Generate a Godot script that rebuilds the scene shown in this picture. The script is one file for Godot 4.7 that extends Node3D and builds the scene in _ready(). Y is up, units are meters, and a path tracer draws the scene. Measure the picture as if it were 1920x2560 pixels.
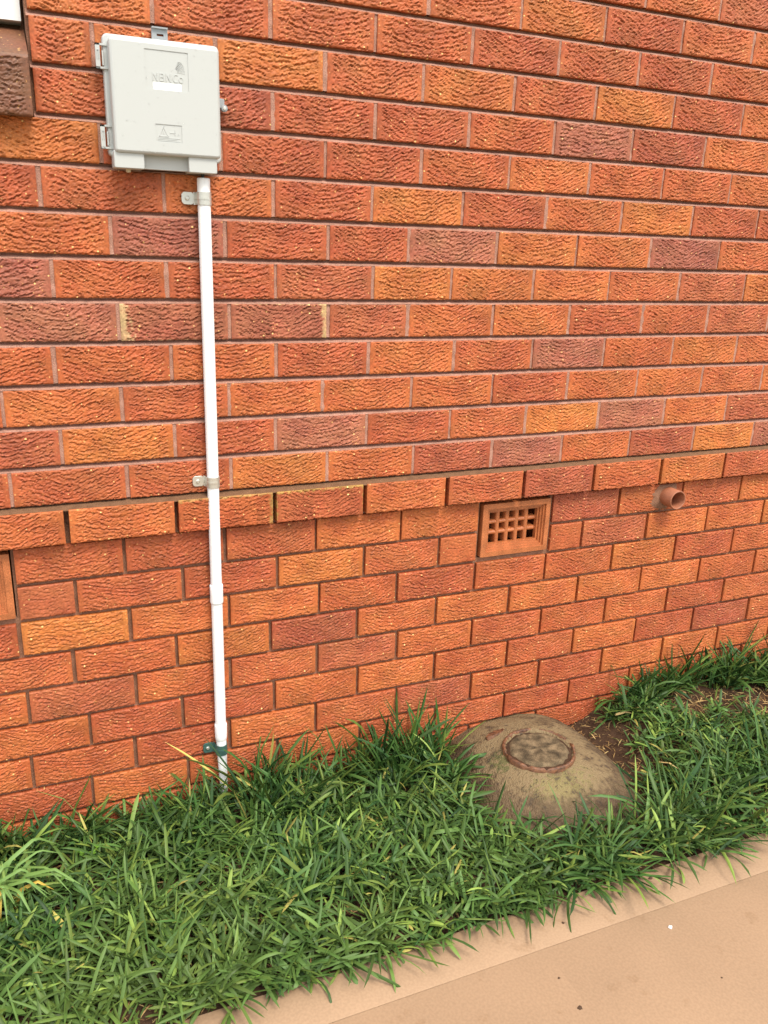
extends Node3D
# A brick house wall with a grey utility box and white conduit, a concrete drain collar, a grass strip and a painted path.
# Metres, y up. The wall face is z = 0, the path surface y = 0.

var rng := RandomNumberGenerator.new()
var M := {}

# ------------------------------------------------------------------ naming and grouping
func tag(o: Node, label := "", category := "", group := "", kind := "") -> void:
	if label: o.set_meta("label", label)
	if category: o.set_meta("category", category)
	if group: o.set_meta("group", group)
	if kind: o.set_meta("kind", kind)

func numbered(parent: Node, called: String) -> String:
	if not parent.has_node(called): return called
	var k := 1
	while parent.has_node("%s_%03d" % [called, k]): k += 1
	return "%s_%03d" % [called, k]

func thing(called: String, label: String, category: String, at := Vector3.ZERO, group := "") -> Node3D:
	var o := Node3D.new()
	o.name = numbered(self, called)
	add_child(o)
	o.position = at
	tag(o, label, category, group)
	return o

func part(called: String, mesh: Mesh, mat: Material, parent: Node = self, at := Vector3.ZERO) -> MeshInstance3D:
	var o := MeshInstance3D.new()
	o.mesh = mesh
	o.material_override = mat
	o.name = numbered(parent, called)
	parent.add_child(o)
	o.position = at
	return o

func begin() -> SurfaceTool:
	var st := SurfaceTool.new()
	st.begin(Mesh.PRIMITIVE_TRIANGLES)
	return st

func finish(st: SurfaceTool) -> ArrayMesh:
	st.generate_normals()
	return st.commit()

# ------------------------------------------------------------------ shapes
func tri(st: SurfaceTool, a: Vector3, b: Vector3, c: Vector3) -> void:
	for p in [a, b, c]:
		st.set_uv(Vector2(p.x + p.z * 0.37, p.y - p.z * 0.61) / 0.7)
		st.add_vertex(p)

# a, b, c, d clockwise as seen from the front
func quad(st: SurfaceTool, a: Vector3, b: Vector3, c: Vector3, d: Vector3) -> void:
	tri(st, a, b, c)
	tri(st, a, c, d)

func box(st: SurfaceTool, lo: Vector3, hi: Vector3) -> void:
	st.set_smooth_group(-1)
	var p := func(i: int) -> Vector3: return Vector3(hi.x if i & 1 else lo.x, hi.y if i & 2 else lo.y, hi.z if i & 4 else lo.z)
	for f in [[6, 7, 5, 4], [3, 2, 0, 1], [2, 6, 4, 0], [7, 3, 1, 5], [2, 3, 7, 6], [4, 5, 1, 0]]:
		quad(st, p.call(f[0]), p.call(f[1]), p.call(f[2]), p.call(f[3]))

# outline of a rounded rectangle, clockwise seen from +z
func rounded(x0: float, x1: float, y0: float, y1: float, r: float, n := 5) -> PackedVector2Array:
	var out := PackedVector2Array()
	for c in [[x1 - r, y1 - r, 90.0], [x1 - r, y0 + r, 0.0], [x0 + r, y0 + r, -90.0], [x0 + r, y1 - r, -180.0]]:
		for i in n + 1:
			var a := deg_to_rad(c[2] - 90.0 * i / n)
			out.append(Vector2(c[0] + r * cos(a), c[1] + r * sin(a)))
	return out

func inset(poly: PackedVector2Array, by: float) -> PackedVector2Array:
	var out := PackedVector2Array()
	var n := poly.size()
	for i in n:
		var d := (poly[(i + 1) % n] - poly[(i + n - 1) % n]).normalized()
		out.append(poly[i] + Vector2(d.y, -d.x) * by)
	return out

# a clockwise outline raised from z0 to z1 with a bevelled front edge; front cap left out when cap is false
func plate(st: SurfaceTool, poly: PackedVector2Array, z0: float, z1: float, bevel: float, cap := true) -> PackedVector2Array:
	var n := poly.size()
	var rings := [[poly, z0], [poly, z1 - bevel], [inset(poly, bevel * 0.3), z1 - bevel * 0.3], [inset(poly, bevel), z1]]
	st.set_smooth_group(0)
	for k in 3:
		for i in n:
			var j := (i + 1) % n
			var a: PackedVector2Array = rings[k][0]
			var b: PackedVector2Array = rings[k + 1][0]
			var za: float = rings[k][1]
			var zb: float = rings[k + 1][1]
			quad(st, Vector3(b[i].x, b[i].y, zb), Vector3(a[i].x, a[i].y, za), Vector3(a[j].x, a[j].y, za), Vector3(b[j].x, b[j].y, zb))
	if cap:
		flat(st, rings[3][0], z1)
	return rings[3][0]

func flat(st: SurfaceTool, poly: PackedVector2Array, z: float) -> void:
	st.set_smooth_group(-1)
	var t := Geometry2D.triangulate_polygon(poly)
	for i in range(0, t.size(), 3):
		var a := poly[t[i]]
		var b := poly[t[i + 1]]
		var c := poly[t[i + 2]]
		if (b - a).cross(c - a) > 0:
			var s := b
			b = c
			c = s
		tri(st, Vector3(a.x, a.y, z), Vector3(b.x, b.y, z), Vector3(c.x, c.y, z))

# profile of (radius, y) turned about a vertical axis at (x, z); the outside lies on the right going up
func lathe(st: SurfaceTool, profile: Array, x: float, z: float, n := 28, wobble := 0.0) -> void:
	st.set_smooth_group(0)
	for k in profile.size() - 1:
		var a: Vector2 = profile[k]
		var b: Vector2 = profile[k + 1]
		for i in n:
			var u := TAU * i / n
			var v := TAU * (i + 1) / n
			var wu := 1.0 + wobble * sin(u * 5.0 + 1.0)
			var wv := 1.0 + wobble * sin(v * 5.0 + 1.0)
			var p := func(q: Vector2, w: float, s: float) -> Vector3: return Vector3(x + q.x * s * cos(w), q.y, z + q.x * s * sin(w))
			quad(st, p.call(b, u, wu), p.call(b, v, wv), p.call(a, v, wv), p.call(a, u, wu))

# a strip of metal of the given thickness that follows a path in x and z, between two heights
func strap(st: SurfaceTool, path: Array, y0: float, y1: float, thick: float) -> void:
	var outer := []
	for i in path.size():
		var d: Vector2 = ((path[mini(i + 1, path.size() - 1)] as Vector2) - (path[maxi(i - 1, 0)] as Vector2)).normalized()
		outer.append((path[i] as Vector2) + Vector2(-d.y, d.x) * thick)
	st.set_smooth_group(0)
	for i in path.size() - 1:
		var a: Vector2 = outer[i]
		var b: Vector2 = outer[i + 1]
		quad(st, Vector3(a.x, y1, a.y), Vector3(b.x, y1, b.y), Vector3(b.x, y0, b.y), Vector3(a.x, y0, a.y))
	st.set_smooth_group(-1)
	for i in path.size() - 1:
		var a: Vector2 = outer[i]
		var b: Vector2 = outer[i + 1]
		var c: Vector2 = path[i]
		var d: Vector2 = path[i + 1]
		quad(st, Vector3(c.x, y1, c.y), Vector3(d.x, y1, d.y), Vector3(b.x, y1, b.y), Vector3(a.x, y1, a.y))
		quad(st, Vector3(a.x, y0, a.y), Vector3(b.x, y0, b.y), Vector3(d.x, y0, d.y), Vector3(c.x, y0, c.y))

# ------------------------------------------------------------------ noise, textures and materials
func noise(seed_value: int, frequency: float, octaves := 3, kind := FastNoiseLite.TYPE_SIMPLEX_SMOOTH) -> FastNoiseLite:
	var n := FastNoiseLite.new()
	n.seed = seed_value
	n.noise_type = kind
	n.frequency = frequency
	n.fractal_type = FastNoiseLite.FRACTAL_FBM if octaves > 1 else FastNoiseLite.FRACTAL_NONE
	n.fractal_octaves = octaves
	return n

func grain_image(size: int, seed_value: int, low: float, coarse: float, fine: float, hue := 0.0) -> Image:
	var im := Image.create(size, size, false, Image.FORMAT_RGB8)
	var a := noise(seed_value, 6.0 / size, 4)
	var b := noise(seed_value + 1, 90.0 / size, 2)
	for y in size:
		for x in size:
			var v := clampf(low + (1.0 - low) * (0.5 + coarse * a.get_noise_2d(x, y) + fine * b.get_noise_2d(x, y)), 0.0, 1.0)
			var h := hue * a.get_noise_2d(x + 977, y * 1.7)
			im.set_pixel(x, y, Color(v, clampf(v * (1.0 + h), 0, 1), clampf(v * (1.0 + h * 0.5), 0, 1)))
	return im

# grit: small pale (or dark) specks on a clear ground
func speck_image(size: int, seed_value: int, count: int, colors: Array, r_max: float) -> Image:
	var im := Image.create(size, size, false, Image.FORMAT_RGBA8)
	im.fill(Color(1.0, 0.85, 0.6, 0.0))
	var r := RandomNumberGenerator.new()
	r.seed = seed_value
	for k in count:
		var c: Color = colors[r.randi() % colors.size()]
		var cx := r.randf() * size
		var cy := r.randf() * size
		var s := 0.5 + r_max * pow(r.randf(), 4.0)
		var sx := s * r.randf_range(0.7, 1.3)
		for dy in range(-ceili(s * 1.4), ceili(s * 1.4) + 1):
			for dx in range(-ceili(s * 1.4), ceili(s * 1.4) + 1):
				var e := 1.2 - Vector2(dx / sx, dy / s).length()
				if e > 0:
					var px := posmod(int(cx) + dx, size)
					var py := posmod(int(cy) + dy, size)
					im.set_pixel(px, py, Color(c.r, c.g, c.b, maxf(im.get_pixel(px, py).a, minf(e * 1.5, 1.0) * c.a)))
	return im

func tex(im: Image) -> ImageTexture:
	im.generate_mipmaps()
	return ImageTexture.create_from_image(im)

func mat(called: String, linear: Color, rough: float, spec := 0.5) -> StandardMaterial3D:
	var m := StandardMaterial3D.new()
	m.resource_name = called
	m.albedo_color = linear.linear_to_srgb()
	m.roughness = rough
	m.metallic_specular = spec
	M[called] = m
	return m

func triplanar(m: StandardMaterial3D, color_tex: Texture2D, height_tex: Texture2D, per_metre: float, height_cm: float) -> StandardMaterial3D:
	m.uv1_triplanar = true
	m.uv1_scale = Vector3.ONE * per_metre
	if color_tex: m.albedo_texture = color_tex
	if height_tex:
		m.heightmap_enabled = true
		m.heightmap_texture = height_tex
		m.heightmap_scale = height_cm
	return m

const TONES := {"o": Color(0.56, 0.166, 0.043), "a": Color(0.53, 0.138, 0.042), "r": Color(0.485, 0.121, 0.042), "b": Color(0.435, 0.112, 0.047), "m": Color(0.405, 0.130, 0.073)}

func make_materials() -> void:
	var grain := tex(grain_image(1024, 11, 0.74, 0.45, 0.75))
	var brick_grain := tex(grain_image(1024, 17, 0.76, 0.50, 0.5, 0.08))
	var specks := tex(speck_image(1024, 5, 2600, [Color(1.0, 0.86, 0.55, 0.85), Color(1.0, 0.80, 0.5, 0.6), Color(0.95, 0.7, 0.4, 0.5), Color(0.22, 0.08, 0.05, 0.7)], 2.6))
	for t in TONES:
		for v in 3:
			var c: Color = TONES[t]
			var f := [1.0, 0.94, 1.06][v] as float
			var m := mat("brick_%s%d" % [t, v], Color(c.r * f, c.g * f * [1.0, 0.95, 1.04][v], c.b * f), 0.6, 0.40)
			brick_maps(m, brick_grain, specks)
	var sill := mat("sill_brown", Color(0.20, 0.078, 0.038), 0.55, 0.45)
	brick_maps(sill, brick_grain, specks)
	var stained := mat("brick_stained", Color.WHITE, 0.7, 0.35)
	stained.vertex_color_use_as_albedo = true
	brick_maps(stained, brick_grain, specks)
	triplanar(mat("mortar_pink", Color(0.50, 0.265, 0.195), 0.85, 0.3), grain, grain, 4.0, 0.25)
	triplanar(mat("mortar_mossy", Color(0.25, 0.130, 0.070), 0.9, 0.3), grain, grain, 5.0, 0.5)
	triplanar(mat("mortar_brown", Color(0.35, 0.180, 0.112), 0.88, 0.3), grain, grain, 4.0, 0.3)
	triplanar(mat("terracotta", Color(0.56, 0.180, 0.066), 0.24, 0.5), grain, grain, 3.0, 0.05)
	triplanar(mat("drain_clay", Color(0.42, 0.15, 0.075), 0.5, 0.5), grain, grain, 5.0, 0.06)
	mat("box_grey", Color(0.46, 0.472, 0.457), 0.42, 0.5)
	mat("box_grey_fitting", Color(0.29, 0.305, 0.315), 0.45, 0.5)
	mat("white_label", Color(0.82, 0.82, 0.82), 0.35, 0.5)
	mat("white_pvc", Color(0.80, 0.80, 0.80), 0.35, 0.5)
	mat("white_paint", Color(0.84, 0.84, 0.82), 0.4, 0.5)
	var zinc := mat("zinc", Color(0.62, 0.60, 0.54), 0.38, 0.5)
	zinc.metallic = 0.7
	mat("green_plastic", Color(0.045, 0.10, 0.085), 0.4, 0.5)
	mat("black_rubber", Color(0.02, 0.02, 0.02), 0.5, 0.5)
	mat("cream_plastic", Color(0.6, 0.52, 0.38), 0.5, 0.5)
	var drop := mat("rain_drop", Color(1, 1, 1, 0.04), 0.05, 0.5)
	drop.transparency = BaseMaterial3D.TRANSPARENCY_ALPHA
	drop.refraction_enabled = true
	drop.refraction_scale = 0.033
	# path paint: fine grain, a few darker scuffs
	var paint := path_image(1024)
	var pm := triplanar(mat("path_paint", Color(0.38, 0.245, 0.147), 0.7, 0.4), tex(paint), grain, 0.8, 0.06)
	pm.roughness = 0.7
	var soil := triplanar(mat("soil", Color(0.105, 0.056, 0.032), 0.85, 0.3), grain, grain, 6.0, 0.9)
	soil.heightmap_scale = 0.9
	var g := mat("grass_blade", Color.WHITE, 0.45, 0.32)
	g.vertex_color_use_as_albedo = true
	g.backlight_enabled = true
	g.backlight = Color(0.45, 0.45, 0.45)
	g.cull_mode = BaseMaterial3D.CULL_DISABLED
	var s := mat("dry_stalk", Color.WHITE, 0.8, 0.3)
	s.vertex_color_use_as_albedo = true
	triplanar(mat("far_ground", Color(0.07, 0.11, 0.035), 0.9, 0.3), grain, grain, 2.0, 0.5)

func brick_maps(m: StandardMaterial3D, grain: Texture2D, specks: Texture2D) -> void:
	m.albedo_texture = grain
	m.heightmap_enabled = true
	m.heightmap_texture = grain
	m.heightmap_scale = 0.08
	m.detail_enabled = true
	m.detail_albedo = specks
	m.detail_blend_mode = BaseMaterial3D.BLEND_MODE_MIX

func path_image(size: int) -> Image:
	var im := Image.create(size, size, false, Image.FORMAT_RGB8)
	var a := noise(31, 3.0 / size, 4)
	var b := noise(32, 160.0 / size, 2)
	var c := noise(33, 14.0 / size, 4)
	for y in size:
		for x in size:
			var v := 0.90 + 0.05 * a.get_noise_2d(x, y) + 0.05 * b.get_noise_2d(x, y)
			var scuff := smoothstep(0.42, 0.62, c.get_noise_2d(x, y)) * (0.5 + 0.5 * b.get_noise_2d(y, x))
			v -= 0.08 * scuff
			im.set_pixel(x, y, Color(v, v * (1.0 - 0.02 * scuff), v * (1.0 - 0.05 * scuff)))
	return im

# ------------------------------------------------------------------ bricks
var warp_a := noise(101, 0.012, 2)
var warp_m := noise(106, 0.042, 2)
var warp_b := noise(102, 0.10, 2)
var jag := noise(103, 0.40, 1)
var lift := noise(104, 0.040, 2)
var bulge := noise(105, 0.014, 2)

# torn-clay relief of a brick face in millimetres: rows of lips that dip towards the middle, each falling away sharply at its lower edge
func relief(x: float, y: float, half: float, o: float, dip: float) -> float:
	var edge := half - absf(x)
	var flat_end := smoothstep(8.5, 14.0, edge + 2.5 * warp_b.get_noise_2d(o, y))
	var yy := y - dip * ((sqrt(x * x + 300.0) - 17.3) / 96.0) * (1.0 if half > 80.0 else 0.6)
	var w := 0.8 * warp_a.get_noise_2d(x + o, yy * 0.9) + 0.30 * warp_m.get_noise_2d(x + o, yy * 0.6) + 0.30 * warp_b.get_noise_2d(x + o, yy * 0.5) + 0.17 * jag.get_noise_2d(x + o, yy * 0.3)
	var out := 0.0
	for k in 2:
		var period := 10.0 if k == 0 else 6.3
		var t := -yy / period + w * (1.0 if k == 0 else 1.6) + 0.37 * k
		var s := t - floorf(t)
		var saw := lerpf(0.45, 1.0, s / 0.74) if s < 0.74 else (lerpf(1.0, 0.0, (s - 0.74) / 0.12) if s < 0.86 else lerpf(0.0, 0.45, (s - 0.86) / 0.14))
		var amp := clampf(0.52 + 2.3 * lift.get_noise_3d(x * 1.6 + o, yy * 2.6, 40.0 * k), 0.0, 1.0)
		out += (saw - 0.72) * amp * (6.2 if k == 0 else 3.2)
	return flat_end * (out + 0.9 * bulge.get_noise_2d(x + o, y * 1.5)) + (1.0 - flat_end) * (0.25 * warp_b.get_noise_2d(x + o, y))

# stain(x, y) gives an absolute linear colour; without it the brick takes its tone from the material
func brick_mesh(length: float, height: float, variant: int, stain = null, plain := false) -> ArrayMesh:
	var o := variant * 317.0
	var cols := maxi(6, int(length * 1000.0 / 3.1))
	var rows := int(height * 1000.0 / 1.45)
	var half := length * 500.0
	var dip := [24.0, 44.0, 34.0, 40.0, 15.0, 46.0, 36.0, 50.0, 28.0, 42.0, 20.0, 46.0, 32.0, 38.0][variant % 14] as float
	var r := RandomNumberGenerator.new()
	r.seed = 900 + variant
	var chip := Vector2(r.randf_range(-half, half), r.randf_range(3.0, 9.0)) if r.randf() < 0.45 else Vector2(9999, 1)
	var shift := Vector2(r.randf(), r.randf())
	var V := PackedVector3Array()
	var N := PackedVector3Array()
	var U := PackedVector2Array()
	var C := PackedColorArray()
	var I := PackedInt32Array()
	for j in rows + 1:
		for i in cols + 1:
			var x := -half + 2.0 * half * i / cols
			var y := height * 1000.0 * j / rows
			var z := relief(x, y, half, o, dip) * (0.45 if plain else 1.0)
			var e := minf(minf(half - absf(x), y), height * 1000.0 - y)
			z -= 1.6 * pow(1.0 - clampf(e / 2.4, 0.0, 1.0), 2.0)
			var px := x
			var py := y
			if j == 0:
				py += 1.7 * absf(warp_b.get_noise_2d(x * 1.4 + o, 7.0)) - 0.6 + 0.6 * jag.get_noise_2d(x + o, 3.0)
				py += 3.5 * maxf(0.0, 1.0 - absf(x - chip.x) / chip.y)
			if j == rows: py -= 0.7 * absf(warp_b.get_noise_2d(x + o, 77.0))
			if i == 0 or i == cols: px += 0.5 * warp_b.get_noise_2d(y + o, 31.0)
			V.append(Vector3(px, py, z) * 0.001)
			U.append(Vector2(x, -y) / 700.0 + shift)
			if stain != null: C.append(stain.call(x, y))
	var w := cols + 1
	for j in rows + 1:
		for i in cols + 1:
			var a := V[j * w + maxi(i - 1, 0)]
			var b := V[j * w + mini(i + 1, cols)]
			var c := V[maxi(j - 1, 0) * w + i]
			var d := V[mini(j + 1, rows) * w + i]
			N.append((b - a).cross(d - c).normalized())
	for j in rows:
		for i in cols:
			var k := j * w + i
			I.append_array([k, k + w, k + w + 1, k, k + w + 1, k + 1])
	# the four sides run back into the mortar
	var rim := []
	for i in cols + 1: rim.append(i)
	for j in range(1, rows + 1): rim.append(j * w + cols)
	for i in range(cols - 1, -1, -1): rim.append(rows * w + i)
	for j in range(rows - 1, 0, -1): rim.append(j * w)
	var n := rim.size()
	for k in n:
		var a: int = rim[k]
		var b: int = rim[(k + 1) % n]
		var d := V[b] - V[a]
		var out := Vector3(d.y, -d.x, 0).normalized()
		var first := V.size()
		for q in [V[a], V[b], V[b], V[a]]:
			V.append(q)
			N.append(out)
			U.append(Vector2(q.x + q.y * 0.3, -q.y) / 0.7 + shift)
			if stain != null: C.append(C[a])
		V[first + 2].z = -0.030
		V[first + 3].z = -0.030
		I.append_array([first, first + 1, first + 2, first, first + 2, first + 3])
	var arrays := []
	arrays.resize(Mesh.ARRAY_MAX)
	arrays[Mesh.ARRAY_VERTEX] = V
	arrays[Mesh.ARRAY_NORMAL] = N
	arrays[Mesh.ARRAY_TEX_UV] = U
	if stain != null: arrays[Mesh.ARRAY_COLOR] = C
	arrays[Mesh.ARRAY_INDEX] = I
	var mesh := ArrayMesh.new()
	mesh.add_surface_from_arrays(Mesh.PRIMITIVE_TRIANGLES, arrays)
	return mesh

# each course: underside in mm, centres of its upright joints in mm from left to right, tones of the bricks between them
const COURSES := [
	[1961, [81, 316, 551, 781], "rraabb"],
	[1877, [-489, -256, -23, 211, 443, 674, 907], "rraaorrao"],
	[1793, [-608, -375, -144, 90, 321, 553, 783], "arrarrraa"],
	[1707, [-721, -488, -257, -27, 208, 437, 676, 907], "raorororar"],
	[1622, [-604, -372, -140, 94, 327, 559, 795], "rbrrambaa"],
	[1537, [-718, -483, -254, -23, 208, 440, 671, 901], "orrraaaaara"],
	[1451, [-837, -602, -371, -142, 89, 322, 552, 787, 1019], "rraroraorra"],
	[1365, [-711, -478, -246, -47, 189, 424, 658, 896], "amrrmoamra"],
	[1280, [-829, -603, -368, -135, 70, 303, 537, 772, 1010], "marbooarboa"],
	[1193, [-707, -472, -243, -41, 192, 422, 659, 890], "mMWbaarrba"],
	[1106, [-839, -603, -368, -141, 88, 317, 545, 780, 1016], "aaararmaora"],
	[1020, [-945, -710, -478, -256, -24, 205, 437, 670, 904], "aaraaaraara"],
	[933, [-839, -602, -370, -141, 88, 314, 551, 780, 1014], "bormrromabr"],
	[847, [-947, -710, -477, -242, -10, 219, 439, 671, 906, 1140], "rrroabmabomr"],
	[761, [-843, -610, -380, -150, 80, 313, 543, 780, 1021, 1257], "aaYXarbaora"],
	[671, [-960, -727, -496, -269, -37, 196, 428, 661, 895, 1129], "brrraaabrrar"],
	[585, [-959, -837, -598, -368, -137, 78, 196, 428, 541, 774, 1008, 1244], "abrrorrarbaaoa"],
	[498, [-961, -724, -491, -259, -41, 193, 425, 660, 898, 1132], "roaaaraaoraa"],
	[412, [-855, -621, -388, -153, 80, 311, 545, 779, 1012, 1247], "raobaaaaaara"],
	[326, [-960, -721, -491, -262, -34, 197, 427, 658, 896, 1129], "abarbaraarra"],
	[239, [-831, -613, -378, -148, 85, 320, 552, 786, 1019, 1255], "arraaararbra"],
	[151, [-966, -732, -498, -265, -29, 207, 438, 670, 907, 1138], "aararbaraaaa"],
	[67, [-838, -605, -371, -137, 96, 326, 557, 789, 1026, 1260], "rararrrrarrr"],
	[-18, [-954, -721, -488, -255, -22, 211, 444, 677, 910, 1143], "rrrrrrrrrrrr"]]

func pale_edge(tone: Color, pale: Color, seed_value: int, where: Callable) -> Callable:
	var n := noise(seed_value, 0.06, 4)
	var g := noise(seed_value + 1, 0.5, 2)
	return func(x: float, y: float) -> Color:
		var s: float = where.call(x, y)
		var k := smoothstep(0.0, 0.35, s - 0.5 + 0.6 * n.get_noise_2d(x, y) + 0.25 * g.get_noise_2d(x, y))
		return tone.lerp(pale, k)

var used_tone := {}

func build_wall() -> Node3D:
	var wall := thing("brick_wall", "red-orange textured brick house wall with raked mortar joints", "wall", Vector3(0, 0, 0))
	var full := []
	for v in 14: full.append(brick_mesh(0.224, 0.0765, v))
	var half_a := brick_mesh(0.112, 0.0765, 20, null, true)
	var half_b := brick_mesh(0.112, 0.0765, 23)
	var outer := begin()
	var joints := begin()
	var ledge := begin()
	rng.seed = 77
	for k in COURSES.size():
		var y: float = COURSES[k][0] * 0.001
		var top: float = (COURSES[k - 1][0] * 0.001 if k > 0 else 2.047) - (0.0112 if k < 14 else 0.0096)
		var z := 0.023 if k == 14 else 0.0
		var upper := k < 14
		var gap := 0.0085 if upper else (0.0105 if k == 14 else 0.0085)
		var xs := []
		for v in COURSES[k][1]: xs.append(v * 0.001)
		var tones: String = COURSES[k][2]
		var left_end := -2.45 if k > 4 else -0.835
		var first := 0
		while xs[0] - 0.15 > left_end:
			xs.push_front(maxf(xs[0] - 0.233, left_end))
			first += 1
		while xs[-1] < 2.7: xs.append(xs[-1] + 0.233)
		if xs[0] > left_end:
			xs.push_front(left_end)
			first += 1
		for i in xs.size() - 1:
			var a: float = xs[i] + gap * rng.randf_range(0.38, 0.62)
			var b: float = xs[i + 1] - gap * rng.randf_range(0.38, 0.62)
			var mid := (a + b) * 0.5
			if (k == 15 or k == 16) and (mid > 0.2 and mid < 0.425 or mid > -1.19 and mid < -0.96): continue
			var t := i - first + 1
			var tone: String = tones[t] if t >= 0 and t < tones.length() else ["a", "r", "a", "r", "b", "o"][rng.randi() % 6]
			var seen: bool = b > -0.93 - (1.8 - y) * 0.12 and a < 1.00 + (2.03 - y) * 0.24 and y > -0.03 and y < 2.04
			if not seen:
				tri_box(outer, Vector3(a, y, -0.03), Vector3(b, top, z), TONES.get(tone, TONES.r))
				if upper: box(joints, Vector3(b, y, -0.02), Vector3(b + gap, top, -0.003))
				continue
			var len := b - a
			var o: MeshInstance3D
			if tone in ["M", "W", "Y", "X"]:
				o = part("brick", stained_brick(tone, len, top - y, 30 + i), M.brick_stained, wall)
			else:
				var mesh: ArrayMesh = full[rng.randi() % 14]
				var base := 0.224
				if len < 0.15:
					mesh = half_a if k == 16 else half_b
					base = 0.112
				o = part("brick", mesh, M["brick_%s%d" % [tone, rng.randi() % 3]], wall)
				o.scale = Vector3(len / base, (top - y) / 0.0765, 1.0)
			o.position = Vector3(mid, y, z - 0.0005 + rng.randf_range(-0.0012, 0.0012))
			o.rotation = Vector3(rng.randf_range(-0.006, 0.006), rng.randf_range(-0.003, 0.003), rng.randf_range(-0.004, 0.004))
			if upper and b < 2.6:
				smear(joints, b, b + gap * 1.1, y + 0.001, top - 0.001)
		if upper:
			bed_joint(ledge if k == 13 else joints, maxf(left_end, -2.4), 2.65, y, k == 13)
	var ob := part("outer_brickwork", finish(outer), M.brick_stained, wall)
	tag(ob, "", "", "", "stuff")
	part("mortar", finish(joints), M.mortar_pink, wall)
	tag(part("ledge_mortar", finish(ledge), M.mortar_mossy, wall), "mossy mortar on the ledge of the projecting course")
	# the body of the wall behind the joints, with pockets for the two vents and the window
	var core := begin()
	for b in [[-2.45, 2.7, -0.3, 0.588], [-2.45, -1.186, 0.588, 0.75], [-0.962, 0.200, 0.588, 0.75], [0.426, 2.7, 0.588, 0.75], [-2.45, 2.7, 0.75, 0.86], [-2.45, 2.7, 0.86, 1.612], [-0.836, 2.7, 1.612, 2.13]]:
		box(core, Vector3(b[0], b[2], -0.24), Vector3(b[1], b[3], -0.0165 if b[2] > 0.8 else -0.0125))
	part("mortar_backing", finish(core), M.mortar_brown, wall)
	build_vent(wall, Vector3(0.206, 0.592, 0.0), "terracotta air vent with a grid of square holes beside a half brick")
	build_vent(wall, Vector3(-1.180, 0.592, 0.0), "terracotta air vent cut by the picture edge")
	build_window(wall)
	# clay drain stub
	var st := begin()
	lathe(st, [Vector2(0.0242, -0.008), Vector2(0.0242, 0.050), Vector2(0.0252, 0.0512), Vector2(0.0275, 0.0512), Vector2(0.0285, 0.050), Vector2(0.0285, -0.008)].map(func(p): return p), 0, 0, 32)
	var stub := part("drain_stub", finish(st), M.drain_clay, wall, Vector3(0.832, 0.715, 0.0))
	stub.rotation.x = PI / 2
	tag(stub, "short hollow clay drain pipe sticking out of the wall")
	var cement := begin()
	var lump := noise(61, 30.0, 3)
	ring_patch(cement, 0.832, 0.715, 0.030, lump)
	part("cement_collar", finish(cement), M.mortar_brown, wall)
	return wall

# rough cement smeared round the stub
func ring_patch(st: SurfaceTool, x: float, y: float, r0: float, n: FastNoiseLite) -> void:
	st.set_smooth_group(0)
	var k := 36
	for i in k:
		for j in 4:
			var p := func(ii: int, jj: int) -> Vector3:
				var a := TAU * ii / k
				var stretch := 1.0 + 0.9 * maxf(0.0, -cos(a)) + 0.35 * maxf(0.0, cos(a))
				var r := r0 * 0.9 + (0.016 * stretch * (1.0 + 0.8 * n.get_noise_2d(cos(a) * 0.05, sin(a) * 0.05))) * jj / 4.0
				var yy := clampf(y + r * sin(a), 0.672, 0.750)
				return Vector3(x + r * cos(a), yy, 0.0045 - 0.0075 * pow(jj / 4.0, 2.0) + 0.0012 * n.get_noise_2d(r * cos(a) * 3.0, r * sin(a) * 3.0))
			quad(st, p.call(i, j), p.call(i + 1, j), p.call(i + 1, j + 1), p.call(i, j + 1)) if false else quad(st, p.call(i, j + 1), p.call(i, j), p.call(i + 1, j), p.call(i + 1, j + 1))

func tri_box(st: SurfaceTool, lo: Vector3, hi: Vector3, c: Color) -> void:
	st.set_color(c)
	box(st, lo, hi)

# an upright joint: a hand-struck strip of uneven width and depth, smeared here and there over the brick edges
func smear(st: SurfaceTool, x0: float, x1: float, y0: float, y1: float) -> void:
	st.set_smooth_group(0)
	var n := 7
	var base := rng.randf_range(-0.0050, -0.0018)
	var cut := []
	for i in n + 1:
		cut.append([x0 - 0.0012 - 0.0022 * rng.randf(), x1 + 0.0012 + 0.0022 * rng.randf(), base + rng.randf_range(-0.0012, 0.0014), y0 + (y1 - y0) * i / n])
	for i in n:
		var a: Array = cut[i]
		var b: Array = cut[i + 1]
		var am: float = (a[0] + a[1]) * 0.5
		var bm: float = (b[0] + b[1]) * 0.5
		quad(st, Vector3(b[0], b[3], b[2] - 0.0012), Vector3(bm, b[3], b[2]), Vector3(am, a[3], a[2]), Vector3(a[0], a[3], a[2] - 0.0012))
		quad(st, Vector3(bm, b[3], b[2]), Vector3(b[1], b[3], b[2] - 0.0012), Vector3(a[1], a[3], a[2] - 0.0012), Vector3(am, a[3], a[2]))

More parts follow.
